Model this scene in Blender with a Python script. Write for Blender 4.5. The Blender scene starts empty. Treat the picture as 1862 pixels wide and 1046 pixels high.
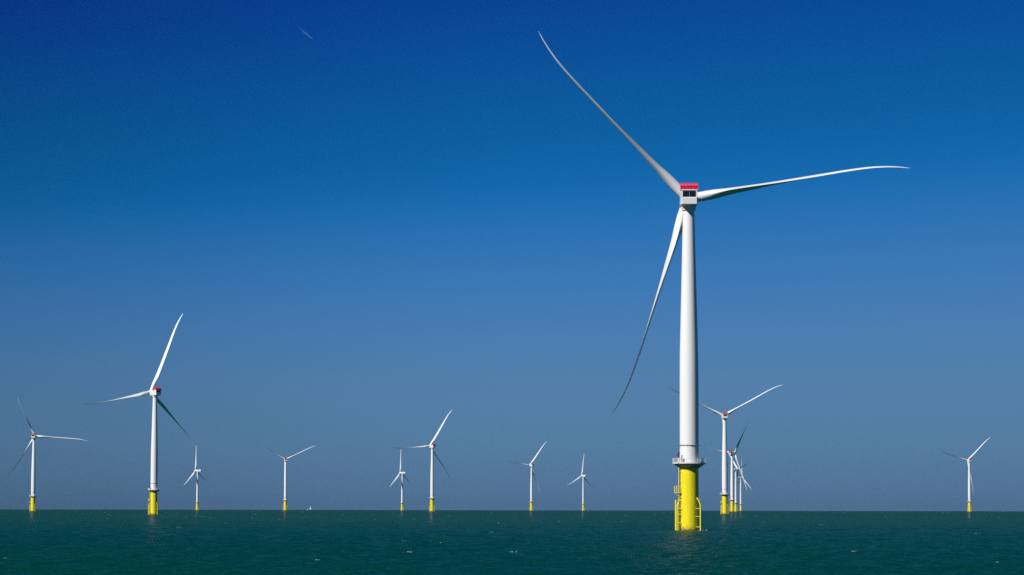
import bpy, math, random
import numpy as np
from mathutils import Matrix, Vector

random.seed(7)
rng = np.random.default_rng(11)
PI = math.pi
scene = bpy.context.scene
COL = scene.collection

# ------------------------------------------------------------------ frame of the place
CAM_H = 8.0                    # eye height of the photographer on a ship, metres
EARTH = 7.4e6                  # effective earth radius: the sea really curves away
FOCAL = 5341.0                 # focal length in pixels of a 1862 px wide frame
PITCH = math.atan((920.1 - 523) / FOCAL)
ROLL = 0.0019
SUN_AZ = math.radians(228)     # clockwise from +Y: behind the camera, to its left
SUN_EL = math.radians(38)


def sea_z(x, y):
    return -(x * x + y * y) / (2 * EARTH)


# ------------------------------------------------------------------ materials
def new_mat(name):
    m = bpy.data.materials.new(name)
    m.use_nodes = True
    nt = m.node_tree
    return m, nt, nt.nodes, nt.links, nt.nodes['Principled BSDF']


def paint(name, rgb, rough=0.4, dirt=0.12, scale=0.5, metallic=0.0, streak=True, tint=(0.55, 0.5, 0.42)):
    """weathered paint: noise stains, vertical streaks and a varying gloss"""
    m, nt, N, L, P = new_mat(name)
    tc = N.new('ShaderNodeTexCoord')
    mp = N.new('ShaderNodeMapping')
    mp.inputs['Scale'].default_value = (scale * 3, scale * 3, scale * (0.25 if streak else 3))
    L.new(tc.outputs['Object'], mp.inputs['Vector'])
    n1 = N.new('ShaderNodeTexNoise'); n1.inputs['Scale'].default_value = 1.0
    n1.inputs['Detail'].default_value = 6; n1.inputs['Roughness'].default_value = 0.62
    L.new(mp.outputs['Vector'], n1.inputs['Vector'])
    cr = N.new('ShaderNodeValToRGB')
    cr.color_ramp.elements[0].position = 0.45; cr.color_ramp.elements[0].color = (0, 0, 0, 1)
    cr.color_ramp.elements[1].position = 0.75; cr.color_ramp.elements[1].color = (dirt, dirt, dirt, 1)
    L.new(n1.outputs['Fac'], cr.inputs['Fac'])
    mx = N.new('ShaderNodeMix'); mx.data_type = 'RGBA'
    mx.inputs['A'].default_value = (*rgb, 1)
    mx.inputs['B'].default_value = (rgb[0] * tint[0], rgb[1] * tint[1], rgb[2] * tint[2], 1)
    L.new(cr.outputs['Color'], mx.inputs['Factor'])
    L.new(mx.outputs['Result'], P.inputs['Base Color'])
    mr = N.new('ShaderNodeMapRange')
    mr.inputs['To Min'].default_value = rough - 0.08; mr.inputs['To Max'].default_value = rough + 0.12
    L.new(n1.outputs['Fac'], mr.inputs['Value'])
    L.new(mr.outputs['Result'], P.inputs['Roughness'])
    P.inputs['Metallic'].default_value = metallic
    return m


def foundation_paint():
    """yellow paint with a worn, rusty and weedy band of its own near the waterline"""
    m, nt, N, L, P = new_mat('yellow_foundation_paint')
    tc = N.new('ShaderNodeTexCoord')
    sp = N.new('ShaderNodeSeparateXYZ'); L.new(tc.outputs['Object'], sp.inputs['Vector'])
    mp = N.new('ShaderNodeMapping'); mp.inputs['Scale'].default_value = (1.2, 1.2, 0.18)
    L.new(tc.outputs['Object'], mp.inputs['Vector'])
    n1 = N.new('ShaderNodeTexNoise'); n1.inputs['Detail'].default_value = 6
    n1.inputs['Scale'].default_value = 1.3
    L.new(mp.outputs['Vector'], n1.inputs['Vector'])
    n2 = N.new('ShaderNodeTexNoise'); n2.inputs['Detail'].default_value = 5; n2.inputs['Scale'].default_value = 1.6
    L.new(tc.outputs['Object'], n2.inputs['Vector'])
    # height + noise -> how stained
    ad = N.new('ShaderNodeMath'); ad.operation = 'MULTIPLY_ADD'
    ad.inputs[1].default_value = 3.4; L.new(n2.outputs['Fac'], ad.inputs[0]); 
    neg = N.new('ShaderNodeMath'); neg.operation = 'MULTIPLY'; neg.inputs[1].default_value = -1.0
    L.new(sp.outputs['Z'], neg.inputs[0]); L.new(neg.outputs['Value'], ad.inputs[2])
    r1 = N.new('ShaderNodeMapRange'); r1.inputs['From Min'].default_value = 0.0; r1.inputs['From Max'].default_value = 1.3
    L.new(ad.outputs['Value'], r1.inputs['Value'])
    base = N.new('ShaderNodeMix'); base.data_type = 'RGBA'
    base.inputs['A'].default_value = (0.87, 0.74, 0.005, 1); base.inputs['B'].default_value = (0.74, 0.56, 0.01, 1)
    cr = N.new('ShaderNodeMapRange'); cr.inputs['From Min'].default_value = 0.42; cr.inputs['From Max'].default_value = 0.72
    L.new(n1.outputs['Fac'], cr.inputs['Value']); L.new(cr.outputs['Result'], base.inputs['Factor'])
    st = N.new('ShaderNodeMix'); st.data_type = 'RGBA'
    st.inputs['B'].default_value = (0.42, 0.24, 0.02, 1)
    k = N.new('ShaderNodeMath'); k.operation = 'MULTIPLY'; k.inputs[1].default_value = 0.75
    L.new(r1.outputs['Result'], k.inputs[0]); L.new(k.outputs['Value'], st.inputs['Factor'])
    L.new(base.outputs['Result'], st.inputs['A'])
    # weed line just above the water
    r2 = N.new('ShaderNodeMapRange'); r2.inputs['From Min'].default_value = 1.0; r2.inputs['From Max'].default_value = 1.7
    L.new(ad.outputs['Value'], r2.inputs['Value'])
    wd = N.new('ShaderNodeMix'); wd.data_type = 'RGBA'; wd.inputs['B'].default_value = (0.05, 0.05, 0.02, 1)
    L.new(r2.outputs['Result'], wd.inputs['Factor']); L.new(st.outputs['Result'], wd.inputs['A'])
    L.new(wd.outputs['Result'], P.inputs['Base Color'])
    P.inputs['Roughness'].default_value = 0.42
    return m


M = {}
M['white'] = paint('white_tower_paint', (0.80, 0.80, 0.78), 0.38, 0.22, 0.25, tint=(0.82, 0.8, 0.74))
M['blade'] = paint('white_blade_gelcoat', (0.78, 0.78, 0.77), 0.34, 0.15, 0.6, streak=False, tint=(0.8, 0.78, 0.74))
M['nacelle'] = paint('pale_grey_nacelle_panel', (0.70, 0.71, 0.70), 0.42, 0.3, 0.9, tint=(0.8, 0.8, 0.76))
M['grey'] = paint('galvanised_grey_steel', (0.30, 0.32, 0.32), 0.5, 0.4, 0.9, 0.3)
M['dark'] = paint('dark_grey_steel', (0.06, 0.065, 0.07), 0.5, 0.4, 0.9)
M['rail'] = paint('white_painted_railing', (0.72, 0.73, 0.70), 0.45, 0.4, 0.9, tint=(0.7, 0.64, 0.55))
M['red'] = paint('red_cooler_paint', (0.72, 0.014, 0.055), 0.4, 0.35, 1.2, tint=(0.6, 0.6, 0.6))
M['pink'] = paint('red_grille_painted_highlight', (0.76, 0.08, 0.15), 0.3, 0.4, 1.2, tint=(0.6, 0.6, 0.6))  # lighter red: the highlight on the sloped upper panels is put into the colour
M['yellow'] = foundation_paint()
M['yellow_tube'] = paint('yellow_tube_paint', (0.86, 0.74, 0.03), 0.45, 0.45, 0.8, tint=(0.7, 0.5, 0.3))
M['sail'] = paint('pale_blue_sailcloth', (0.36, 0.46, 0.56), 0.8, 0.2, 0.8)
M['hull'] = paint('dark_blue_hull_paint', (0.03, 0.05, 0.12), 0.3, 0.2, 0.8)
M['buoy'] = paint('red_buoy_paint', (0.65, 0.03, 0.02), 0.4, 0.3, 0.9)

m, nt, N, L, P = new_mat('dark_window_glass')
P.inputs['Base Color'].default_value = (0.008, 0.01, 0.016, 1); P.inputs['Roughness'].default_value = 0.12
M['glass'] = m


# ------------------------------------------------------------------ mesh building
class MB:
    """collects tubes, boxes and lathes; build() links them as ONE mesh object"""

    def __init__(self):
        self.v, self.f, self.s = [], [], []

    def add(self, verts, faces, smooth=True):
        b = len(self.v)
        self.v += [tuple(p) for p in verts]
        self.f += [tuple(b + i for i in q) for q in faces]
        self.s += [smooth] * len(faces)
        return self

    def lathe(self, prof, n=48, c=(0, 0), caps=True, sharp=True):
        """profile of (radius, z); each ring pair gets its own verts where the profile bends hard"""
        for (r0, z0), (r1, z1) in zip(prof[:-1], prof[1:]):
            vs = []
            for r, z in ((r0, z0), (r1, z1)):
                vs += [(c[0] + r * math.cos(2 * PI * k / n), c[1] + r * math.sin(2 * PI * k / n), z) for k in range(n)]
            self.add(vs, [(k, (k + 1) % n, n + (k + 1) % n, n + k) for k in range(n)])
        if caps:
            for (r, z), up in ((prof[0], False), (prof[-1], True)):
                if r > 1e-4:
                    vs = [(c[0] + r * math.cos(2 * PI * k / n), c[1] + r * math.sin(2 * PI * k / n), z) for k in range(n)]
                    q = tuple(range(n))
                    self.add(vs, [q if up else q[::-1]], False)
        return self

    def smooth_lathe(self, prof, n=48, c=(0, 0)):
        vs = []
        for r, z in prof:
            vs += [(c[0] + r * math.cos(2 * PI * k / n), c[1] + r * math.sin(2 * PI * k / n), z) for k in range(n)]
        fs = []
        for j in range(len(prof) - 1):
            fs += [(j * n + k, j * n + (k + 1) % n, (j + 1) * n + (k + 1) % n, (j + 1) * n + k) for k in range(n)]
        return self.add(vs, fs)

    def tube(self, pts, r, n=10, cap=True):
        pts = [Vector(p) for p in pts]
        up = None
        rings = []
        for i, p in enumerate(pts):
            d = (pts[min(i + 1, len(pts) - 1)] - pts[max(i - 1, 0)]).normalized()
            if up is None:
                up = Vector((0, 0, 1)) if abs(d.z) < 0.9 else Vector((0, 1, 0))
            a = d.cross(up).normalized(); b = a.cross(d).normalized(); up = b
            rings.append([p + r * (math.cos(2 * PI * k / n) * a + math.sin(2 * PI * k / n) * b) for k in range(n)])
        vs = [q for ring in rings for q in ring]
        fs = []
        for j in range(len(rings) - 1):
            fs += [(j * n + k, (j + 1) * n + k, (j + 1) * n + (k + 1) % n, j * n + (k + 1) % n) for k in range(n)]
        self.add(vs, fs)
        if cap:
            for ring in (rings[0], rings[-1]):
                self.add(ring, [tuple(range(n))], False)
        return self

    def box(self, x0, x1, y0, y1, z0, z1, bev=0.0):
        b = bev
        if b <= 0:
            vs = [(x, y, z) for x in (x0, x1) for y in (y0, y1) for z in (z0, z1)]
            self.add(vs, [(0, 1, 3, 2), (4, 6, 7, 5), (0, 4, 5, 1), (2, 3, 7, 6), (0, 2, 6, 4), (1, 5, 7, 3)], False)
            return self
        # chamfered box: each corner becomes three points
        vs, idx = [], {}
        for ix, x in enumerate((x0, x1)):
            for iy, y in enumerate((y0, y1)):
                for iz, z in enumerate((z0, z1)):
                    sx, sy, sz = (1 - 2 * ix) * b, (1 - 2 * iy) * b, (1 - 2 * iz) * b
                    for ax, p in enumerate(((x, y + sy, z + sz), (x + sx, y, z + sz), (x + sx, y + sy, z))):
                        idx[ix, iy, iz, ax] = len(vs); vs.append(p)
        fs = []
        for s in (0, 1):
            fs.append((idx[s, 0, 0, 0], idx[s, 0, 1, 0], idx[s, 1, 1, 0], idx[s, 1, 0, 0]))
            fs.append((idx[0, s, 0, 1], idx[0, s, 1, 1], idx[1, s, 1, 1], idx[1, s, 0, 1]))
            fs.append((idx[0, 0, s, 2], idx[0, 1, s, 2], idx[1, 1, s, 2], idx[1, 0, s, 2]))
            for t in (0, 1):
                fs.append((idx[s, t, 0, 0], idx[s, t, 1, 0], idx[s, t, 1, 1], idx[s, t, 0, 1]))
                fs.append((idx[s, 0, t, 0], idx[s, 1, t, 0], idx[s, 1, t, 2], idx[s, 0, t, 2]))
                fs.append((idx[0, s, t, 1], idx[1, s, t, 1], idx[1, s, t, 2], idx[0, s, t, 2]))
        for c in [(i, j, k) for i in (0, 1) for j in (0, 1) for k in (0, 1)]:
            fs.append(tuple(idx[(*c, a)] for a in range(3)))
        return self.add(vs, fs, False)

    def build(self, name, mat, parent=None):
        me = bpy.data.meshes.new(name)
        me.from_pydata(self.v, [], self.f)
        me.polygons.foreach_set('use_smooth', self.s)
        import bmesh
        bm = bmesh.new(); bm.from_mesh(me)
        bmesh.ops.remove_doubles(bm, verts=bm.verts, dist=1e-5)
        bmesh.ops.recalc_face_normals(bm, faces=bm.faces)
        bm.to_mesh(me); bm.free()
        try:
            me.set_sharp_from_angle(angle=math.radians(32))
        except Exception:
            pass
        me.materials.append(mat)
        o = bpy.data.objects.new(name, me)
        COL.objects.link(o)
        if parent is not None:
            o.parent = parent
        return o


def empty(name, loc):
    o = bpy.data.objects.new(name, None)
    o.empty_display_size = 2
    o.location = loc
    COL.objects.link(o)
    return o


def tag(o, label=None, cat=None, group=None, kind=None):
    for k, v in (('label', label), ('category', cat), ('group', group), ('kind', kind)):
        if v:
            o[k] = v
    return o


def arc(p0, p1, p2, n=7):
    """quadratic bend from p0 to p2 with control p1"""
    p0, p1, p2 = Vector(p0), Vector(p1), Vector(p2)
    return [(1 - t) ** 2 * p0 + 2 * t * (1 - t) * p1 + t * t * p2 for t in [i / n for i in range(n + 1)]]


# ------------------------------------------------------------------ blades
def interp(x, xs, ys):
    return float(np.interp(x, xs, ys))


def blade_mb(R, root_r, chord, thick, twist, bend, n=36, rows=46, start=0.02):
    """span +X, leading edge +Y (upwind, feathered), suction side +Z"""
    mb = MB()
    vs = []
    ss = [start + (1 - start) * (i / (rows - 1)) ** 1.0 for i in range(rows)]
    for s in ss:
        c = interp(s, *chord); t = interp(s, *thick); tw = math.radians(interp(s, *twist))
        zo = interp(s, *bend) * R
        w = min(1.0, max(0.0, (s - 0.035) / 0.165)); w = w * w * (3 - 2 * w)   # circle -> aerofoil
        axis = 0.5 * (1 - w) + 0.32 * w
        for k in range(n):
            a = 2 * PI * k / n
            xc = 0.5 - 0.5 * math.cos(a)              # 0 = leading edge, 1 = trailing edge
            side = 1 if math.sin(a) >= 0 else -1
            xx = max(xc, 0.0)
            yt = 5 * (0.2969 * math.sqrt(xx) - 0.126 * xx - 0.3516 * xx ** 2 + 0.2843 * xx ** 3 - 0.1036 * xx ** 4)
            camber = 0.035 * 4 * xx * (1 - xx) * c
            zf = side * yt * t + camber
            zc = 0.5 * math.sin(a) * c
            z = (1 - w) * zc + w * zf
            y = (axis - xc) * c                        # leading edge positive
            y2 = y * math.cos(tw) + z * math.sin(tw)
            z2 = z * math.cos(tw) - y * math.sin(tw)
            vs.append((s * R, y2, z2 + zo))
    fs = []
    for j in range(rows - 1):
        fs += [(j * n + k, j * n + (k + 1) % n, (j + 1) * n + (k + 1) % n, (j + 1) * n + k) for k in range(n)]
    fs.append(tuple(range(n))); fs.append(tuple((rows - 1) * n + k for k in range(n)))
    mb.add(vs, fs)
    return mb


BEND_S = [0, .15, .3, .45, .6, .7, .78, .84, .9, .95, 1.0]
BEND_D = [0, .0005, .002, .0045, .0065, .0075, .0065, .0035, -.004, -.0135, -.027]
LARGE = dict(hub=112.0, overhang=7.0)
SMALL = dict(hub=83.0, overhang=5.2)
TILT = math.radians(5)


def rotor_matrix(spec, psi, ang=0.0):
    """frame of the rotor at yaw psi (clockwise from +Y) turned by ang (counter-clockwise seen from behind)"""
    a = Vector((math.sin(psi), math.cos(psi), 0)) * spec['overhang']
    return (Matrix.Translation((a.x, a.y, spec['hub'])) @ Matrix.Rotation(-psi, 4, 'Z')
            @ Matrix.Rotation(TILT, 4, 'X') @ Matrix.Rotation(-ang, 4, 'Y'))


# ------------------------------------------------------------------ the large turbine
def make_large():
    root = empty('wind_turbine', (0, 0, 0))
    # yellow transition piece standing in the sea
    b = MB()
    b.lathe([(3.08, -9), (3.08, 1.85), (3.12, 1.9), (3.12, 2.02), (3.08, 2.07), (3.08, 20.75), (3.2, 20.8), (3.2, 21.0)], 64)
    f = b.build('foundation', M['yellow'], root)
    # boat landing, left: straight fender and bent fender, stub arms
    for (pts, r) in (
        ([(-4.66, -1.9, -4), (-4.66, -1.9, 10.1)], 0.27),
        ([(-4.08, -0.4, -4), (-4.08, -0.4, 7.2)] + arc((-4.08, -0.4, 7.2), (-4.08, -0.4, 9.2), (-2.9, -0.5, 10.7)), 0.24),
    ):
        MB().tube(pts, r, 12).build('boat_fender', M['yellow_tube'], f)
    MB().tube([(3.55, -2.2, -4), (3.55, -2.2, 7.9)] + arc((3.55, -2.2, 7.9), (3.5, -2.2, 9.4), (2.35, -1.95, 10.9)), 0.25, 12).build('boat_fender', M['yellow_tube'], f)
    MB().tube([(3.5, 1.6, -4), (3.5, 1.6, 7.9)] + arc((3.5, 1.6, 7.9), (3.5, 1.6, 9.4), (2.3, 1.9, 10.9)), 0.25, 12).build('boat_fender', M['yellow_tube'], f)
    arms = []
    for z in (7.25, 4.6, 1.15):
        arms += [((1.95, -2.35, z), (3.55, -2.2, z)), ((1.95, 2.35, z), (3.5, 1.6, z))]
    for z in (7.2, 5.3, 2.5):
        arms += [((-2.6, -1.6, z), (-4.66, -1.9, z)), ((-3.0, -0.4, z - .25), (-4.08, -0.4, z - .25))]
    arms.append(((-4.66, -1.9, 9.95), (-2.7, -1.4, 9.95)))
    for p, q in arms:
        MB().tube([p, q], 0.15, 8).build('fender_bracket', M['yellow_tube'], f)
    # access ladder up to the main deck
    b = MB()
    for y in (-1.55, -1.05):
        b.tube([(-3.62, y, -3), (-3.62, y, 21.8)], 0.10, 8)
    z = -1.0
    while z < 21.6:
        b.tube([(-3.62, -1.55, z), (-3.62, -1.05, z)], 0.035, 6); z += 0.35
    for z in (1.8, 6.2, 11.2, 16.2, 19.6):
        for y in (-1.55, -1.05):
            b.tube([(-3.62, y, z), (-2.75, y, z)], 0.05, 6)
    b.build('ladder', M['yellow_tube'], f)
    # little landing half way
    b = MB()
    b.box(-5.05, -3.0, -2.1, -0.3, 12.45, 12.68)
    for x in (-5.0, -4.3, -3.62):
        for y in (-2.05, -0.35):
            b.tube([(x, y, 12.6), (x, y, 14.75)], 0.07, 6)
    for z in (13.35, 14.05, 14.75):
        b.tube([(-3.1, -2.05, z), (-5.0, -2.05, z), (-5.0, -0.35, z), (-3.1, -0.35, z)], 0.07, 6)
    for y in (-2.0, -0.4):
        b.tube([(-4.9, y, 12.45), (-2.9, y, 10.9)], 0.07, 6)
    b.build('rest_platform', M['yellow_tube'], f)
    # work platform
    b = MB()
    b.lathe([(3.2, 21.0), (3.3, 21.1), (4.7, 22.1), (4.75, 22.22)], 40, caps=False)
    for k in range(12):
        a = 2 * PI * (k + .5) / 12
        ca, sa = math.cos(a), math.sin(a)
        b.tube([(3.15 * ca, 3.15 * sa, 20.7), (5.3 * ca, 5.3 * sa, 22.2)], 0.11, 6)
    cone = b
    b = MB()
    b.lathe([(3.2, 22.24), (5.62, 22.24), (5.62, 22.66), (5.5, 22.66), (5.5, 22.45), (3.2, 22.45)], 20, caps=False)
    deck = b.build('work_platform', M['rail'], root)
    cone.build('support_collar', M['grey'], deck)
    b = MB()
    n = 28
    R_ = 5.55
    for k in range(n):
        a = 2 * PI * k / n
        b.tube([(R_ * math.cos(a), R_ * math.sin(a), 22.5), (R_ * math.cos(a), R_ * math.sin(a), 24.05)], 0.045, 6)
    for z in (23.0, 23.5, 24.05):
        b.tube([(R_ * math.cos(2 * PI * k / 56), R_ * math.sin(2 * PI * k / 56), z) for k in range(57)], 0.05, 6, False)
    b.build('railing', M['rail'], deck)
    # davit crane, cabinets on the deck
    b = MB()
    b.tube([(-3.75, -2.6, 22.4), (-3.75, -2.6, 25.2)], 0.22, 10)
    b.tube([(-3.75, -2.6, 25.2), (-3.55, -2.9, 26.1)], 0.28, 10)
    b.tube([(-3.75, -2.6, 25.0), (-4.4, -4.4, 25.3), (-4.5, -4.7, 24.9)], 0.12, 8)
    b.build('davit_crane', M['dark'], deck)
    MB().box(-4.1, -3.2, -4.3, -3.5, 22.46, 24.1, .05).build('equipment_cabinet', M['rail'], deck)
    MB().box(-2.6, -1.8, -4.75, -4.2, 22.46, 23.9, .05).build('equipment_cabinet', M['grey'], deck)
    MB().box(2.9, 3.8, -3.8, -3.0, 22.46, 23.7, .05).build('equipment_cabinet', M['grey'], deck)
    # tower
    b = MB()
    prof = [(3.16, 22.3), (3.16, 28.0), (3.16, 45), (3.14, 52), (3.1, 58), (3.02, 62)]
    for i in range(1, 12):
        z = 62 + (108.2 - 62) * i / 11
        prof.append((3.02 + (1.9 - 3.02) * i / 11, z))
    b.smooth_lathe(prof, 72)
    tower = b.build('tower', M['white'], root)
    b = MB()
    b.lathe([(3.17, 28.25), (3.34, 28.25), (3.34, 28.55), (3.17, 28.55)], 64, caps=False)
    for k in range(16):
        a = 2 * PI * k / 16 + .1
        b.tube([(3.3 * math.cos(a), 3.3 * math.sin(a), 28.4), (3.62 * math.cos(a), 3.62 * math.sin(a), 28.4)], 0.09, 6)
    b.build('flange_ring', M['grey'], tower)
    b = MB()
    b.box(-0.55, 0.55, 3.1, 3.22, 22.5, 25.0, .05)
    b.build('door', M['grey'], tower)
    # nacelle: local axis +Y points to the rotor
    b = MB()
    b.box(-2.75, 2.75, -5.7, 4.6, 108.72, 111.35, 0.28)                 # lower body
    b.box(-2.72, 2.72, -2.6, 4.4, 111.1, 113.6, 0.22)                    # upper body, front
    b.box(-2.72, -2.22, -5.66, -2.5, 111.2, 113.5)                        # window cheeks
    b.box(2.22, 2.72, -5.66, -2.5, 111.2, 113.5)
    b.box(-2.8, 2.8, -5.85, -2.2, 113.5, 113.86, 0.05)                   # ledge under the cooler
    b.box(-2.3, 2.3, -5.72, -5.68, 109.05, 111.0)                        # hatch panel
    nac = b.build('nacelle', M['nacelle'], root)
    b = MB()
    b.box(-2.21, 2.21, -5.32, -5.24, 111.36, 113.49)
    b.build('rear_window', M['glass'], nac)
    b = MB()
    b.box(-0.06, 0.06, -5.42, -5.33, 111.36, 113.48)
    b.box(-2.2, 2.2, -5.42, -5.33, 113.05, 113.48)
    b.build('window_frame', M['grey'], nac)
    b = MB()
    b.lathe([(1.95, 107.3), (2.35, 107.35), (2.35, 107.8), (2.5, 107.85), (2.55, 108.72)], 48)
    b.build('yaw_collar', M['nacelle'], nac)
    b = MB()
    for y0, y1 in ((-5.78, -5.6), (-3.0, -2.85)):
        b.box(-2.88, 2.88, y0, y1, 113.87, 114.0)
    for k in range(6):
        x = -2.85 + 5.7 * k / 5
        b.box(x - .09, x + .09, -5.8, -2.5, 113.87, 115.05)
        b.add([(x - .06, -5.8, 115.05), (x + .06, -5.8, 115.05), (x + .06, -4.9, 116.0), (x - .06, -4.9, 116.0),
               (x - .06, -2.5, 115.05), (x + .06, -2.5, 115.05), (x + .06, -2.9, 116.0), (x - .06, -2.9, 116.0)],
              [(0, 1, 2, 3), (4, 7, 6, 5), (3, 2, 6, 7), (0, 3, 7, 4), (1, 5, 6, 2)], False)
    b.box(-2.79, 2.79, -5.72, -5.62, 113.95, 114.98)
    b.box(-2.9, 2.9, -5.86, -5.66, 114.98, 115.1)
    b.box(-2.79, 2.79, -2.6, -2.52, 113.95, 115.0)
    b.box(-2.95, -2.9, -5.7, -2.6, 113.95, 115.4)
    b.box(2.9, 2.95, -5.7, -2.6, 113.95, 115.4)
    b.tube([(-2.85, -4.9, 116.02), (2.85, -4.9, 116.02)], 0.08, 6)
    b.tube([(-2.85, -2.9, 116.02), (2.85, -2.9, 116.02)], 0.08, 6)
    cool = b.build('cooler', M['red'], nac)
    b = MB()
    for k in range(5):
        x0 = -2.85 + 5.7 * k / 5 + .16; x1 = x0 + 5.7 / 5 - .32
        vs = [(x0, -5.70, 115.12), (x1, -5.70, 115.12), (x1, -4.86, 115.93), (x0, -4.86, 115.93),
              (x0, -5.64, 115.08), (x1, -5.64, 115.08), (x1, -4.80, 115.89), (x0, -4.80, 115.89)]
        b.add(vs, [(0, 1, 2, 3), (7, 6, 5, 4), (0, 4, 5, 1), (3, 2, 6, 7), (0, 3, 7, 4), (1, 5, 6, 2)], False)
    b.build('cooler_panel', M['pink'], cool)
    b = MB()
    b.tube([(1.6, 0.5, 113.6), (1.6, 0.5, 115.3)], 0.05, 6)
    b.tube([(1.2, 0.5, 115.1), (2.0, 0.5, 115.1)], 0.04, 6)
    b.build('wind_mast', M['grey'], nac)
    # hub, in rotor axes (origin at the hub centre, +Y upwind)
    b = MB()
    prof = []
    for i in range(15):
        t = i / 14
        y = -2.3 + 5.3 * t
        r = 2.15 * (1 - max(0, (y - .4) / 2.6) ** 2.2) ** 0.5 if y > .4 else 2.15 - .25 * max(0, (-y - 1.2)) 
        prof.append((max(r, .02), y))
    b.smooth_lathe(prof, 40)
    b.v = [(x, z, -y) for x, y, z in b.v]
    hub = b.build('hub', M['white'], root)
    # blades
    bm_ = blade_mb(77.0, 1.55,
                   ([0, .04, .12, .2, .26, .36, .48, .6, .72, .84, .93, .98, 1], [3.1, 3.1, 3.9, 5.0, 5.05, 4.3, 3.4, 2.7, 2.1, 1.55, 1.05, .6, .12]),
                   ([0, .04, .2, .26, .36, .48, .6, .72, .84, .93, 1], [3.1, 3.1, 2.15, 1.75, 1.25, .92, .68, .5, .36, .26, .05]),
                   ([0, .1, .2, .3, .45, .6, .8, 1], [10, 10, 9.5, 6.5, -1, -8, -14, -17]),
                   (BEND_S, BEND_D))
    b0 = bm_.build('blade', M['blade'], root)
    for _ in range(2):
        c = b0.copy(); COL.objects.link(c); c.parent = root
    return root


def make_small():
    root = empty('wind_turbine', (0, 0, 0))
    f = MB().lathe([(2.35, -8), (2.35, 16.0), (2.45, 16.1), (2.45, 16.4)], 32).build('foundation', M['yellow'], root)
    for x in (-3.1, 3.1):
        MB().tube([(x, -1.2, -4), (x, -1.2, 6.0)] + arc((x, -1.2, 6.0), (x, -1.2, 7.4), (x * .7, -1.0, 8.3)), 0.2, 8).build('boat_fender', M['yellow_tube'], f)
    b = MB()
    b.lathe([(2.2, 16.45), (3.9, 16.45), (3.9, 16.8), (2.2, 16.8)], 20, caps=False)
    deck = b.build('work_platform', M['grey'], root)
    b = MB()
    for k in range(16):
        a = 2 * PI * k / 16
        b.tube([(3.8 * math.cos(a), 3.8 * math.sin(a), 16.8), (3.8 * math.cos(a), 3.8 * math.sin(a), 18.0)], 0.05, 6)
    for z in (17.4, 18.0):
        b.tube([(3.8 * math.cos(2 * PI * k / 32), 3.8 * math.sin(2 * PI * k / 32), z) for k in range(33)], 0.05, 6, False)
    b.build('railing', M['rail'], deck)
    MB().smooth_lathe([(2.1, 16.4), (2.1, 25), (1.95, 45), (1.65, 65), (1.35, 81.2)], 40).build('tower', M['white'], root)
    b = MB()
    b.box(-1.9, 1.9, -9.0, 3.2, 81.1, 85.0, 0.35)
    nac = b.build('nacelle', M['nacelle'], root)
    b = MB(); b.box(-1.3, 1.3, -9.4, -9.02, 83.0, 84.4); b.build('cooler', M['grey'], nac)
    b = MB()
    b.smooth_lathe([(1.6, -2.0), (1.7, -.5), (1.65, .4), (1.4, 1.3), (.9, 2.0), (.02, 2.3)], 32)
    b.v = [(x, z, -y) for x, y, z in b.v]
    b.build('hub', M['white'], root)
    bm_ = blade_mb(54.0, 1.2,
                   ([0, .04, .2, .28, .5, .75, .92, .98, 1], [2.1, 2.1, 3.3, 3.1, 2.1, 1.3, .8, .4, .1]),
                   ([0, .04, .2, .28, .5, .75, 1], [2.1, 2.1, 1.3, 1.0, .55, .3, .05]),
                   ([0, .1, .2, .45, .8, 1], [14, 14, 12, 6.5, 1.5, 0]),
                   (BEND_S, [d * .6 for d in BEND_D]), n=24, rows=30)
    b0 = bm_.build('blade', M['blade'], root)
    for _ in range(2):
        c = b0.copy(); COL.objects.link(c); c.parent = root
    return root


def copy_thing(src):
    r = src.copy(); COL.objects.link(r)
    for ch in list(src.children):
        c = ch.copy(); COL.objects.link(c); c.parent = r
        for g in list(ch.children):
            d = g.copy(); COL.objects.link(d); d.parent = c
    return r


def pose(root, spec, psi, angles, x, y, blade_scale=(1, 1, 1)):
    """stand the turbine on the sea, yaw its nacelle to psi, set its three blades"""
    root.location = (x, y, sea_z(x, y))
    psi = math.radians(psi)
    k = 0
    for ch in root.children:
        nm = ch.name.split('.')[0]
        if nm == 'nacelle':
            ch.matrix_local = Matrix.Rotation(-psi, 4, 'Z')
        elif nm == 'hub':
            ch.matrix_local = rotor_matrix(spec, psi)
        elif nm == 'blade':
            ch.matrix_local = rotor_matrix(spec, psi, math.radians(angles[k])) @ Matrix.Diagonal((blade_scale[k], 1, 1, 1))
            k += 1


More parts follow.
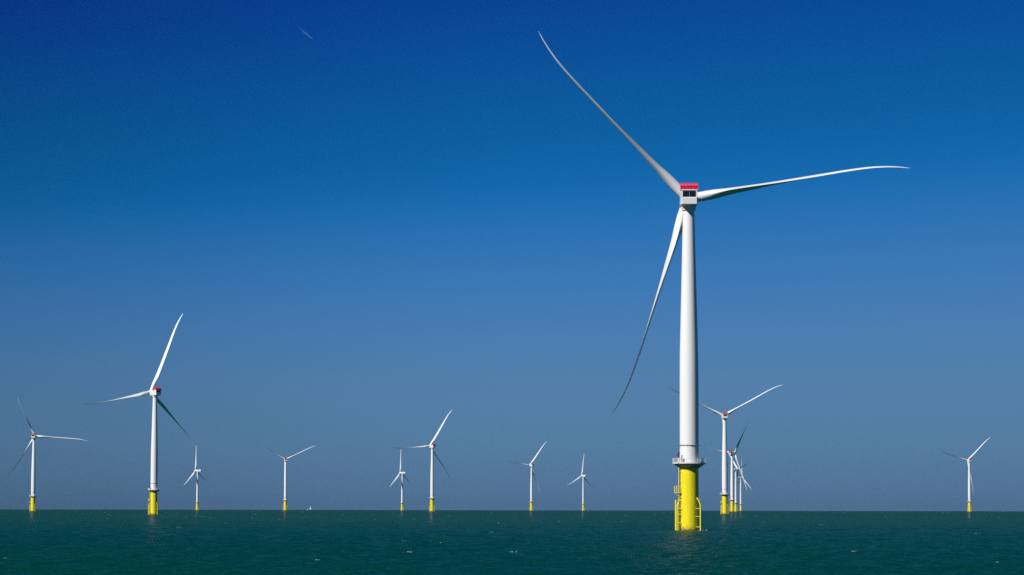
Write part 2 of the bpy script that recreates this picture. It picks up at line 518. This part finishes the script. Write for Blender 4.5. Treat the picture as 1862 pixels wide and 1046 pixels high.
# place, yaw and rotor position of every turbine
TURBINES = [
    # kind, x, y, yaw, blade angles, blade scale, label
    ('L', 59.4, 984, 0.5, (133.3, 9.5, 252.2), (.988, .988, 1.012),
     'nearest and by far the tallest turbine, red-topped nacelle, railed deck above its yellow base'),
    ('L', -713, 4388, 4, (115, -4, 236), (.86, 1.04, 1.0),
     'red-topped turbine at the left edge of the sea, one blade level to the right'),
    ('L', -327, 2692, -41, (69, 191, 318), (1.04, .97, 1.0),
     'second tallest turbine, one blade up, dark red box on its nacelle'),
    ('S', -658, 6165, -66, (96, 216, 336), 1.0,
     'small turbine whose upright blade meets the blade tip of a larger one'),
    ('L', -500, 6510, -12, (26, 147, 267), (1.0, .86, 1.0),
     'far turbine with a V of two raised blades, near the tiny sailing boat'),
    ('S', -241, 6483, -63, (96, 216, 336), 1.0,
     'small turbine without red, long white box nacelle, just left of a taller one'),
    ('L', -136, 5040, -38, (57, 184, 311), 1.0,
     'red-topped turbine left of centre, long blade raised to upper right, another level to the left'),
    ('L', 49, 7247, -37, (52, 173, 299), (1.0, .88, 1.0),
     'slim far turbine with a level left blade, left of the red buoy and its turbine'),
    ('S', 170, 6990, -46, (86, 206, 326), 1.0,
     'small white turbine without red, standing next to the red buoy'),
    ('L', 243, 3356, -7, (29, 153, 275), 1.02,
     'red-topped turbine just right of the tallest tower, two raised blades spread wide in a V'),
    ('L', 421, 5622, 52, (52, 292, 172), 1.0,
     'turbine with a dark raised blade, its tower close beside the V-bladed turbine'),
    ('S', 441, 5791, 65, (15, 135, 255), 1.0,
     'small turbine with white box nacelle, third tower in the tight row behind the tallest turbine'),
    ('S', 569, 7310, 69, (87, 207, 327), 1.0,
     'smallest turbine, farthest right tower of the tight overlapping row'),
    ('L', 1001, 6437, -22, (44, 164, 284), (1.0, .9, 1.0),
     'lone far turbine near the right edge, one blade raised to the upper right'),
]
protos = {'L': make_large(), 'S': make_small()}
used = set()
for kind, x, y, yaw, angs, bs, label in TURBINES:
    spec = LARGE if kind == 'L' else SMALL
    if kind in used:
        t = copy_thing(protos[kind])
    else:
        t = protos[kind]; used.add(kind)
    tag(t, label, 'wind turbine', 'turbines of the offshore wind farm')
    t['pose'] = [yaw, *angs, x, y, *(bs if isinstance(bs, tuple) else (bs,) * 3)]
for t in [o for o in COL.objects if 'pose' in o]:
    yaw, a0, a1, a2, x, y, *bs = t['pose']
    small = any(ch.name.startswith('foundation') and ch.dimensions.x < 5.5 for ch in t.children)
    pose(t, SMALL if small else LARGE, yaw, (a0, a1, a2), x, y, bs)
    del t['pose']


# ------------------------------------------------------------------ sea
def wave_params():
    ks = []
    lam = np.geomspace(1.0, 16, 56)
    for l in lam:
        d = rng.normal(PI / 2 + .15, 0.6)
        a = 0.052 * l / (2 * PI) * rng.uniform(.6, 1.3) * min(1.0, (5.0 / l) ** 1.6)
        ks.append((l, d, a, rng.uniform(0, 2 * PI)))
    return ks


WAVES = wave_params()


def wave_height(x, y, cell):
    z = np.zeros_like(x)
    for l, d, a, ph in WAVES:
        k = 2 * PI / l
        w = np.clip(l / (2.2 * cell) - 1.0, 0, 1)
        s = np.sin(k * (x * math.cos(d) + y * math.sin(d)) + ph)
        z += w * a * (s + 0.22 * (s * s * 2 - 1))
    return z


def make_sea():
    dense = np.radians(13.0); da = 0.00052
    a = list(np.arange(0, dense, da))
    st = da
    while a[-1] < PI * .995:
        st = min(st * 1.28, math.radians(4)); a.append(a[-1] + st)
    a = np.array(a); a = a * 1.0
    a = a[a < PI]
    ang = np.concatenate([-a[:0:-1], a, [PI]])            # from -.. to +.., closed at PI
    r = [3.0]
    while r[-1] < 300:
        r.append(r[-1] * 1.06 + .2)
    while r[-1] < 15000:
        r.append(r[-1] + max(0.5, 0.0016 * r[-1] if r[-1] < 3000 else .004 * r[-1]))
    r = np.array(r)
    nr, na = len(r), len(ang)
    A, Rr = np.meshgrid(ang, r)
    X = Rr * np.sin(A); Y = Rr * np.cos(A)
    dr = np.gradient(r)[:, None] * np.ones(na)
    dth = np.gradient(ang)[None, :] * Rr
    cell = np.maximum(dr, dth)
    Z = wave_height(X, Y, cell) - (X * X + Y * Y) / (2 * EARTH)
    co = np.empty((nr * na + 1, 3), np.float32)
    co[:-1, 0] = X.ravel(); co[:-1, 1] = Y.ravel(); co[:-1, 2] = Z.ravel()
    co[-1] = (0, 0, 0)
    i = np.arange(nr - 1)[:, None] * na
    j = np.arange(na)[None, :]; jn = (j + 1) % na
    q = np.stack([i + j, i + jn, i + na + jn, i + na + j], -1).reshape(-1, 4)[:, ::-1]
    tri = np.stack([np.full(na, nr * na), (np.arange(na) + 1) % na, np.arange(na)], -1)[:, ::-1]
    tri = tri[:, ::-1][:, ::-1]
    me = bpy.data.meshes.new('sea')
    me.vertices.add(len(co)); me.vertices.foreach_set('co', co.ravel())
    nl = q.size + tri.size
    me.loops.add(nl); me.loops.foreach_set('vertex_index', np.concatenate([q.ravel(), tri.ravel()]).astype(np.int32))
    npoly = len(q) + len(tri)
    me.polygons.add(npoly)
    ls = np.concatenate([np.arange(len(q)) * 4, q.size + np.arange(len(tri)) * 3]).astype(np.int32)
    me.polygons.foreach_set('loop_start', ls)
    me.polygons.foreach_set('use_smooth', np.ones(npoly, bool))
    me.update(calc_edges=True)
    me.validate()
    o = bpy.data.objects.new('sea', me); COL.objects.link(o)
    o['kind'] = 'structure'
    # water: teal body, glossy chopped surface
    m, nt, N, L, P = new_mat('sea_water')
    tc = N.new('ShaderNodeTexCoord')
    n1 = N.new('ShaderNodeTexNoise'); n1.inputs['Scale'].default_value = 0.012; n1.inputs['Detail'].default_value = 4
    mp0 = N.new('ShaderNodeMapping'); mp0.inputs['Scale'].default_value = (1.0, 0.35, 1)
    L.new(tc.outputs['Object'], mp0.inputs['Vector']); L.new(mp0.outputs['Vector'], n1.inputs['Vector'])
    cr = N.new('ShaderNodeMapRange'); cr.inputs['From Min'].default_value = .35; cr.inputs['From Max'].default_value = .65
    L.new(n1.outputs['Fac'], cr.inputs['Value'])
    mx = N.new('ShaderNodeMix'); mx.data_type = 'RGBA'
    mx.inputs['A'].default_value = SEA_A; mx.inputs['B'].default_value = SEA_B
    L.new(cr.outputs['Result'], mx.inputs['Factor']); L.new(mx.outputs['Result'], P.inputs['Base Color'])
    N.remove(P)
    df = N.new('ShaderNodeBsdfDiffuse'); gl = N.new('ShaderNodeBsdfAnisotropic'); ms = N.new('ShaderNodeMixShader')
    gl.inputs['Roughness'].default_value = SEA_ROUGH
    fr = N.new('ShaderNodeFresnel'); fr.inputs['IOR'].default_value = 1.33
    fm = N.new('ShaderNodeMath'); fm.operation = 'MULTIPLY'; fm.inputs[1].default_value = SEA_GLOSS; fm.use_clamp = True
    L.new(fr.outputs['Fac'], fm.inputs[0])
    fc = N.new('ShaderNodeMath'); fc.operation = 'MINIMUM'; fc.inputs[1].default_value = SEA_GLOSS_MAX
    L.new(fm.outputs['Value'], fc.inputs[0]); L.new(fc.outputs['Value'], ms.inputs['Fac'])
    L.new(mx.outputs['Result'], df.inputs['Color'])
    L.new(df.outputs['BSDF'], ms.inputs[1]); L.new(gl.outputs['BSDF'], ms.inputs[2])
    L.new(ms.outputs['Shader'], N['Material Output'].inputs['Surface'])
    n2 = N.new('ShaderNodeTexNoise'); n2.inputs['Scale'].default_value = 1.7; n2.inputs['Detail'].default_value = 5
    n2.inputs['Roughness'].default_value = .6
    mp = N.new('ShaderNodeMapping'); mp.inputs['Scale'].default_value = (0.42, 1.0, 1)
    L.new(tc.outputs['Object'], mp.inputs['Vector']); L.new(mp.outputs['Vector'], n2.inputs['Vector'])
    bp = N.new('ShaderNodeBump'); bp.inputs['Strength'].default_value = 1.0; bp.inputs['Distance'].default_value = SEA_BUMP
    L.new(n2.outputs['Fac'], bp.inputs['Height']); L.new(bp.outputs['Normal'], df.inputs['Normal']); L.new(bp.outputs['Normal'], fr.inputs['Normal']); L.new(bp.outputs['Normal'], gl.inputs['Normal'])
    me.materials.append(m)
    return o


SEA_A = (0.0, 0.053, 0.020, 1); SEA_B = (0.0, 0.050, 0.032, 1)
SEA_ROUGH = 0.05; SEA_GLOSS = 1.0; SEA_GLOSS_MAX = 0.25; SEA_BUMP = 0.42
make_sea()

# white crests: small lumpy mounds of foam on breaking wave tops
b = MB()
for i in range(200):
    d = 400 * (9000 / 400) ** (rng.uniform() ** 0.85)
    an = math.radians(rng.uniform(-13, 13))
    grow = 1 + (d / 900) ** .8 * .6
    run = rng.uniform(-.25, .25)
    for q in range(rng.integers(2, 5)):                       # ragged streak of clots along one crest
        off = (q + rng.uniform(-.3, .3)) * rng.uniform(.14, .3) * grow
        cx, cy = d * math.sin(an) + off, d * math.cos(an) + off * run + rng.uniform(-.1, .1)
        w = rng.uniform(.10, .34) * grow * (1 - .12 * q); h = rng.uniform(.012, .05) * (1 + (d / 1500) ** .8); dp = w * rng.uniform(.35, .7)
        z0 = float(wave_height(np.array([cx]), np.array([cy]), np.array([max(.5, .0016 * d)]))[0]) + sea_z(cx, cy)
        nn = 9
        vs = [(cx, cy, z0 + h)]
        for ring, fr in ((1, .55), (2, 1.0)):
            for k in range(nn):
                a = 2 * PI * k / nn
                jt = rng.uniform(.5, 1.35)
                vs.append((cx + w * fr * jt * math.cos(a), cy + dp * fr * jt * math.sin(a),
                           z0 + (h * rng.uniform(.2, .95) if ring == 1 else -.2)))
        fs = [(0, 1 + k, 1 + (k + 1) % nn) for k in range(nn)]
        fs += [(1 + k, 1 + nn + k, 1 + nn + (k + 1) % nn, 1 + (k + 1) % nn) for k in range(nn)]
        b.add(vs, fs)
for i in range(46):                                                # wash round the nearest foundation, its foam also standing in for the pale reflection
    a0 = rng.uniform(0, 2 * PI); rr = rng.uniform(3.15, 4.6) if i % 3 else rng.uniform(3.1, 6.5)
    cx, cy = 59.4 + rr * math.cos(a0), 984 + rr * math.sin(a0)
    z0 = float(wave_height(np.array([cx]), np.array([cy]), np.array([1.57]))[0]) + sea_z(cx, cy)
    nn = 8; w = rng.uniform(.12, .5); h = rng.uniform(.03, .16)
    vs = [(cx, cy, z0 + h)]
    for fr, lift in ((.55, .7), (1.0, -1.5)):
        for k in range(nn):
            a = 2 * PI * k / nn; jt = rng.uniform(.6, 1.3)
            vs.append((cx + w * fr * jt * math.cos(a), cy + w * .7 * fr * jt * math.sin(a), z0 + h * lift))
    fs = [(0, 1 + k, 1 + (k + 1) % nn) for k in range(nn)]
    fs += [(1 + k, 1 + nn + k, 1 + nn + (k + 1) % nn, 1 + (k + 1) % nn) for k in range(nn)]
    b.add(vs, fs)
foam = paint('sea_foam', (0.36, 0.46, 0.46), 0.9, 0.5, 2.0, streak=False, tint=(.4, .55, .55))
tag(b.build('whitecaps', foam), 'scattered small white wave crests flecking the dark green sea', None, None, 'stuff')


# ------------------------------------------------------------------ small craft and buoy on the horizon
def place(px, py, D):
    """ground point at distance D seen in the photograph's direction px"""
    return ((px - 931) / FOCAL * D, D)


def sailboat():
    x, y = place(566, 0, 7600)
    r = empty('sailing_boat', (x, y, sea_z(x, y)))
    b = MB()
    vs = []
    for t, wd in ((-1, .75), (-.5, 1.15), (0, 1.25), (.5, .9), (1, .05)):
        X = t * 4.6
        vs += [(X, -wd, 1.05 + .15 * t), (X, -wd * .55, -.2), (X, wd * .55, -.2), (X, wd, 1.05 + .15 * t)]
    fs = []
    for i in range(4):
        for k in range(4):
            fs.append((i * 4 + k, i * 4 + (k + 1) % 4, i * 4 + 4 + (k + 1) % 4, i * 4 + 4 + k))
    fs += [(0, 1, 2, 3), (16, 17, 18, 19)]
    b.add(vs, fs, False)
    b.build('hull', M['hull'], r)
    MB().tube([(.8, 0, 1), (.8, 0, 12.2)], .09, 8).build('mast', M['rail'], r)
    for nm, p in (('mainsail', [(.65, 1.9), (-3.9, 2.1), (.65, 11.9)]), ('jib', [(1.0, 1.7), (4.3, 1.5), (.95, 10.6)])):
        b = MB(); n = 6
        vs, fs = [], []
        for i in range(n + 1):
            for k in range(n + 1):
                u, v = i / n, k / n
                X = p[0][0] * (1 - u) + p[1][0] * u; Z = p[0][1] * (1 - u) + p[1][1] * u
                X = X * (1 - v) + p[2][0] * v; Z = Z * (1 - v) + p[2][1] * v
                vs.append((X, .5 * math.sin(PI * u) * math.sin(PI * v * .9 + .1), Z))
        for i in range(n):
            for k in range(n):
                fs.append((i * (n + 1) + k, (i + 1) * (n + 1) + k, (i + 1) * (n + 1) + k + 1, i * (n + 1) + k + 1))
        b.add(vs + [(q[0], q[1] + .03, q[2]) for q in vs], fs + [tuple(len(vs) + i for i in f[::-1]) for f in fs])
        b.build(nm, M['sail'], r)
    r.rotation_euler = (0, 0, math.radians(-48))
    tag(r, 'tiny sailing boat with pale sails on the horizon right of the V-bladed far turbine', 'sailing boat')


sailboat()


def motorboat():
    x, y = place(561.8, 0, 7300)
    r = empty('motor_boat', (x, y, sea_z(x, y)))
    b = MB()
    vs = []
    for t, wd in ((-1, 1.3), (0, 1.4), (.6, 1.0), (1, .05)):
        X = t * 4
        vs += [(X, -wd, 1.2 + .2 * t), (X, -wd * .5, -.3), (X, wd * .5, -.3), (X, wd, 1.2 + .2 * t)]
    fs = [(i * 4 + k, i * 4 + (k + 1) % 4, i * 4 + 4 + (k + 1) % 4, i * 4 + 4 + k) for i in range(3) for k in range(4)]
    b.add(vs, fs + [(0, 1, 2, 3), (12, 13, 14, 15)], False)
    b.build('hull', M['grey'], r)
    MB().box(-2.4, .9, -.9, .9, 1.1, 2.9, .15).build('cabin', M['rail'], r)
    r.rotation_euler = (0, 0, math.radians(70))
    tag(r, 'faint little grey boat on the horizon just left of the tiny sailing boat', 'boat')


motorboat()


def buoy():
    x, y = place(1070.2, 0, 6800)
    r = empty('marker_buoy', (x, y, sea_z(x, y)))
    MB().lathe([(.4, -1.2), (1.3, -.4), (1.35, .9), (1.1, 1.1)], 20).build('float', M['buoy'], r)
    b = MB()
    for k in range(4):
        a = PI / 4 + k * PI / 2
        b.tube([(math.cos(a), math.sin(a), 1), (.35 * math.cos(a), .35 * math.sin(a), 4.4)], .1, 6)
    for z, q in ((2.2, .78), (3.4, .55)):
        b.tube([(q * math.cos(PI / 4 + k * PI / 2), q * math.sin(PI / 4 + k * PI / 2), z) for k in range(5)], .07, 6)
    b.build('lattice', M['buoy'], r)
    MB().lathe([(.7, 4.4), (.7, 5.6)], 16).build('topmark', M['buoy'], r)
    tag(r, 'tiny red marker buoy on the horizon', 'buoy')


buoy()


# ------------------------------------------------------------------ condensation trail high in the sky
def contrail():
    m, nt, N, L, P = new_mat('ice_cloud')
    N.remove(P)
    tr = N.new('ShaderNodeBsdfTransparent'); tl = N.new('ShaderNodeBsdfTranslucent'); df = N.new('ShaderNodeBsdfDiffuse')
    for q in (tl, df):
        q.inputs['Color'].default_value = (.40, .64, .95, 1)
    ad = N.new('ShaderNodeMixShader'); ad.inputs['Fac'].default_value = .5
    L.new(df.outputs['BSDF'], ad.inputs[1]); L.new(tl.outputs['BSDF'], ad.inputs[2])
    ms = N.new('ShaderNodeMixShader')
    L.new(tr.outputs['BSDF'], ms.inputs[1]); L.new(ad.outputs['Shader'], ms.inputs[2])
    L.new(ms.outputs['Shader'], N['Material Output'].inputs['Surface'])
    tc = N.new('ShaderNodeTexCoord')
    sp = N.new('ShaderNodeSeparateXYZ'); L.new(tc.outputs['Object'], sp.inputs['Vector'])
    mr = N.new('ShaderNodeMapRange'); mr.inputs['From Min'].default_value = 0; mr.inputs['From Max'].default_value = 900
    mr.inputs['To Min'].default_value = .42; mr.inputs['To Max'].default_value = 0.0
    mr.interpolation_type = 'SMOOTHSTEP'
    L.new(sp.outputs['X'], mr.inputs['Value'])
    nz = N.new('ShaderNodeTexNoise'); nz.inputs['Scale'].default_value = .02
    L.new(tc.outputs['Object'], nz.inputs['Vector'])
    mu = N.new('ShaderNodeMath'); mu.operation = 'MULTIPLY'; L.new(mr.outputs['Result'], mu.inputs[0])
    L.new(nz.outputs['Fac'], mu.inputs[1])
    L.new(mu.outputs['Value'], ms.inputs['Fac'])
    b = MB()
    # level trail, +X along the track from the head backwards
    b.tube([(0, 0, 0)] + [(40 * i, 3 * math.sin(i * .9), 0) for i in range(1, 24)], 1.0, 14)
    vs = []
    for (x, y, z) in b.v:
        cy = 3 * math.sin(round(x / 40) * .9) if x > 1 else 0
        r = 1.8 + 7.0 * min(1, x / 500)
        vs.append((x, cy + (y - cy) * r, z * r))
    b.v = vs
    o = b.build('contrail', m)
    z = 5000.0
    e1 = (920.1 - 65.5) / FOCAL; e0 = (920.1 - 36) / FOCAL
    y1 = z / e1; y0 = z / e0
    head = Vector(((564 - 931) / FOCAL * y1, y1, z)); tail = Vector(((530 - 931) / FOCAL * y0, y0, z))
    d = (tail - head)
    o.location = head
    o.rotation_euler = (0, 0, math.atan2(d.y, d.x))
    print('contrail length', d.length)
    tag(o, 'short faint white vapour trail high in the deep blue sky', 'contrail')


contrail()

# ------------------------------------------------------------------ thin sea haze
HAZE = 0.4e-5
if HAZE > 0:
    b = MB()
    b.box(-15600, 15600, -15600, 15600, -36, 215)
    m = bpy.data.materials.new('sea_haze'); m.use_nodes = True
    nt = m.node_tree; nt.nodes.clear()
    out = nt.nodes.new('ShaderNodeOutputMaterial'); pv = nt.nodes.new('ShaderNodeVolumePrincipled')
    pv.inputs['Color'].default_value = (.4, .7, 1, 1); pv.inputs['Density'].default_value = HAZE
    nt.links.new(pv.outputs['Volume'], out.inputs['Volume'])
    tag(b.build('haze', m), None, None, None, 'stuff')

# ------------------------------------------------------------------ sky and sun
w = bpy.data.worlds.new('World'); scene.world = w; w.use_nodes = True
nt = w.node_tree; N, L = nt.nodes, nt.links
bg = N['Background']
sky = N.new('ShaderNodeTexSky'); sky.sky_type = 'NISHITA'; sky.sun_disc = False
sky.sun_elevation = SUN_EL; sky.sun_rotation = SUN_AZ
sky.air_density = 1.0; sky.dust_density = 0.3; sky.ozone_density = 3.0
tc = N.new('ShaderNodeTexCoord'); sp = N.new('ShaderNodeSeparateXYZ')
L.new(tc.outputs['Generated'], sp.inputs['Vector'])
mr = N.new('ShaderNodeMapRange'); mr.inputs['From Min'].default_value = 0.0; mr.inputs['From Max'].default_value = 0.2
# the deep-blue band reaches lower on the left
tl = N.new('ShaderNodeMath'); tl.operation = 'MULTIPLY_ADD'; tl.inputs[1].default_value = -0.5; tl.inputs[2].default_value = 1.0
L.new(sp.outputs['X'], tl.inputs[0])
tz = N.new('ShaderNodeMath'); tz.operation = 'MULTIPLY'
L.new(sp.outputs['Z'], tz.inputs[0]); L.new(tl.outputs['Value'], tz.inputs[1])
L.new(tz.outputs['Value'], mr.inputs['Value'])
ramp = N.new('ShaderNodeValToRGB'); L.new(mr.outputs['Result'], ramp.inputs['Fac'])


def lin(h):
    c = [int(h[i:i + 2], 16) / 255 for i in (1, 3, 5)]
    return [(v / 12.92 if v <= .04045 else ((v + .055) / 1.055) ** 2.4) for v in c]


STOPS = [(925, '#4a6a8b'), (897, '#4e7093'), (850, '#52779b'), (800, '#547da2'), (707, '#5480aa'), (600, '#487db3'),
         (507, '#3a77b5'), (420, '#2870b3'), (370, '#1a6cb0'), (337, '#1268ab'), (290, '#0b63a5'), (207, '#0a5b9d'), (100, '#094f98'),
         (7, '#084494'), (-110, '#083a8c')]
STRENGTH = 0.1
els = ramp.color_ramp.elements
while len(els) > 1:
    els.remove(els[-1])
ramp.color_ramp.interpolation = 'B_SPLINE'
for i, (yy, hx) in enumerate(STOPS):
    t = math.atan((920.1 - yy) / FOCAL)
    pos = max(0, math.sin(t)) / 0.2
    e = els[0] if i == 0 else els.new(pos)
    e.position = pos
    e.color = (*[v for v in lin(hx)], 1)
sc = N.new('ShaderNodeVectorMath'); sc.operation = 'SCALE'; L.new(ramp.outputs['Color'], sc.inputs[0])
# the sky dims towards the left and darkens towards the zenith
az = N.new('ShaderNodeMapRange'); az.interpolation_type = 'SMOOTHSTEP'
az.inputs['From Min'].default_value = -.24; az.inputs['From Max'].default_value = .02
az.inputs['To Min'].default_value = .74; az.inputs['To Max'].default_value = 1.0
L.new(sp.outputs['X'], az.inputs['Value'])
zn = N.new('ShaderNodeMapRange'); zn.interpolation_type = 'SMOOTHSTEP'
zn.inputs['From Min'].default_value = .17; zn.inputs['From Max'].default_value = .6
zn.inputs['To Min'].default_value = 1 / STRENGTH; zn.inputs['To Max'].default_value = .42 / STRENGTH
L.new(sp.outputs['Z'], zn.inputs['Value'])
pr = N.new('ShaderNodeMath'); pr.operation = 'MULTIPLY'
L.new(az.outputs['Result'], pr.inputs[0]); L.new(zn.outputs['Result'], pr.inputs[1])
L.new(pr.outputs['Value'], sc.inputs['Scale'])
mx = N.new('ShaderNodeMix'); mx.data_type = 'RGBA'; 
mf = N.new('ShaderNodeMapRange'); mf.inputs['From Min'].default_value = .19; mf.inputs['From Max'].default_value = .6
mf.inputs['To Max'].default_value = .02
L.new(sp.outputs['Z'], mf.inputs['Value']); L.new(mf.outputs['Result'], mx.inputs['Factor'])
L.new(sc.outputs['Vector'], mx.inputs['A']); L.new(sky.outputs['Color'], mx.inputs['B'])
L.new(mx.outputs['Result'], bg.inputs['Color'])
bg.inputs['Strength'].default_value = STRENGTH

sd = bpy.data.lights.new('sun', 'SUN'); sd.energy = 5.0; sd.angle = math.radians(.53); sd.color = (1, .98, .945)
so = bpy.data.objects.new('sun', sd); COL.objects.link(so)
S = Vector((math.sin(SUN_AZ) * math.cos(SUN_EL), math.cos(SUN_AZ) * math.cos(SUN_EL), math.sin(SUN_EL)))
so.rotation_euler = S.to_track_quat('Z', 'Y').to_euler()
so.location = (0, 0, 300)

# ------------------------------------------------------------------ camera
cd = bpy.data.cameras.new('camera'); cd.sensor_width = 36; cd.lens = 36 * FOCAL / 1862
cd.clip_start = 1; cd.clip_end = 80000
co = bpy.data.objects.new('camera', cd); COL.objects.link(co)
co.matrix_world = Matrix.Translation((0, 0, CAM_H)) @ Matrix.Rotation(PI / 2 + PITCH, 4, 'X') @ Matrix.Rotation(ROLL, 4, 'Z')
scene.camera = co

vs = scene.view_settings
vs.view_transform = 'Standard'; vs.look = 'None'; vs.exposure = 0; vs.gamma = 1; vs.use_curve_mapping = False
scene.cycles.use_denoising = False
scene.cycles.max_bounces = 6
scene.cycles.caustics_reflective = False
scene.cycles.caustics_refractive = False
scene.cycles.volume_bounces = 0
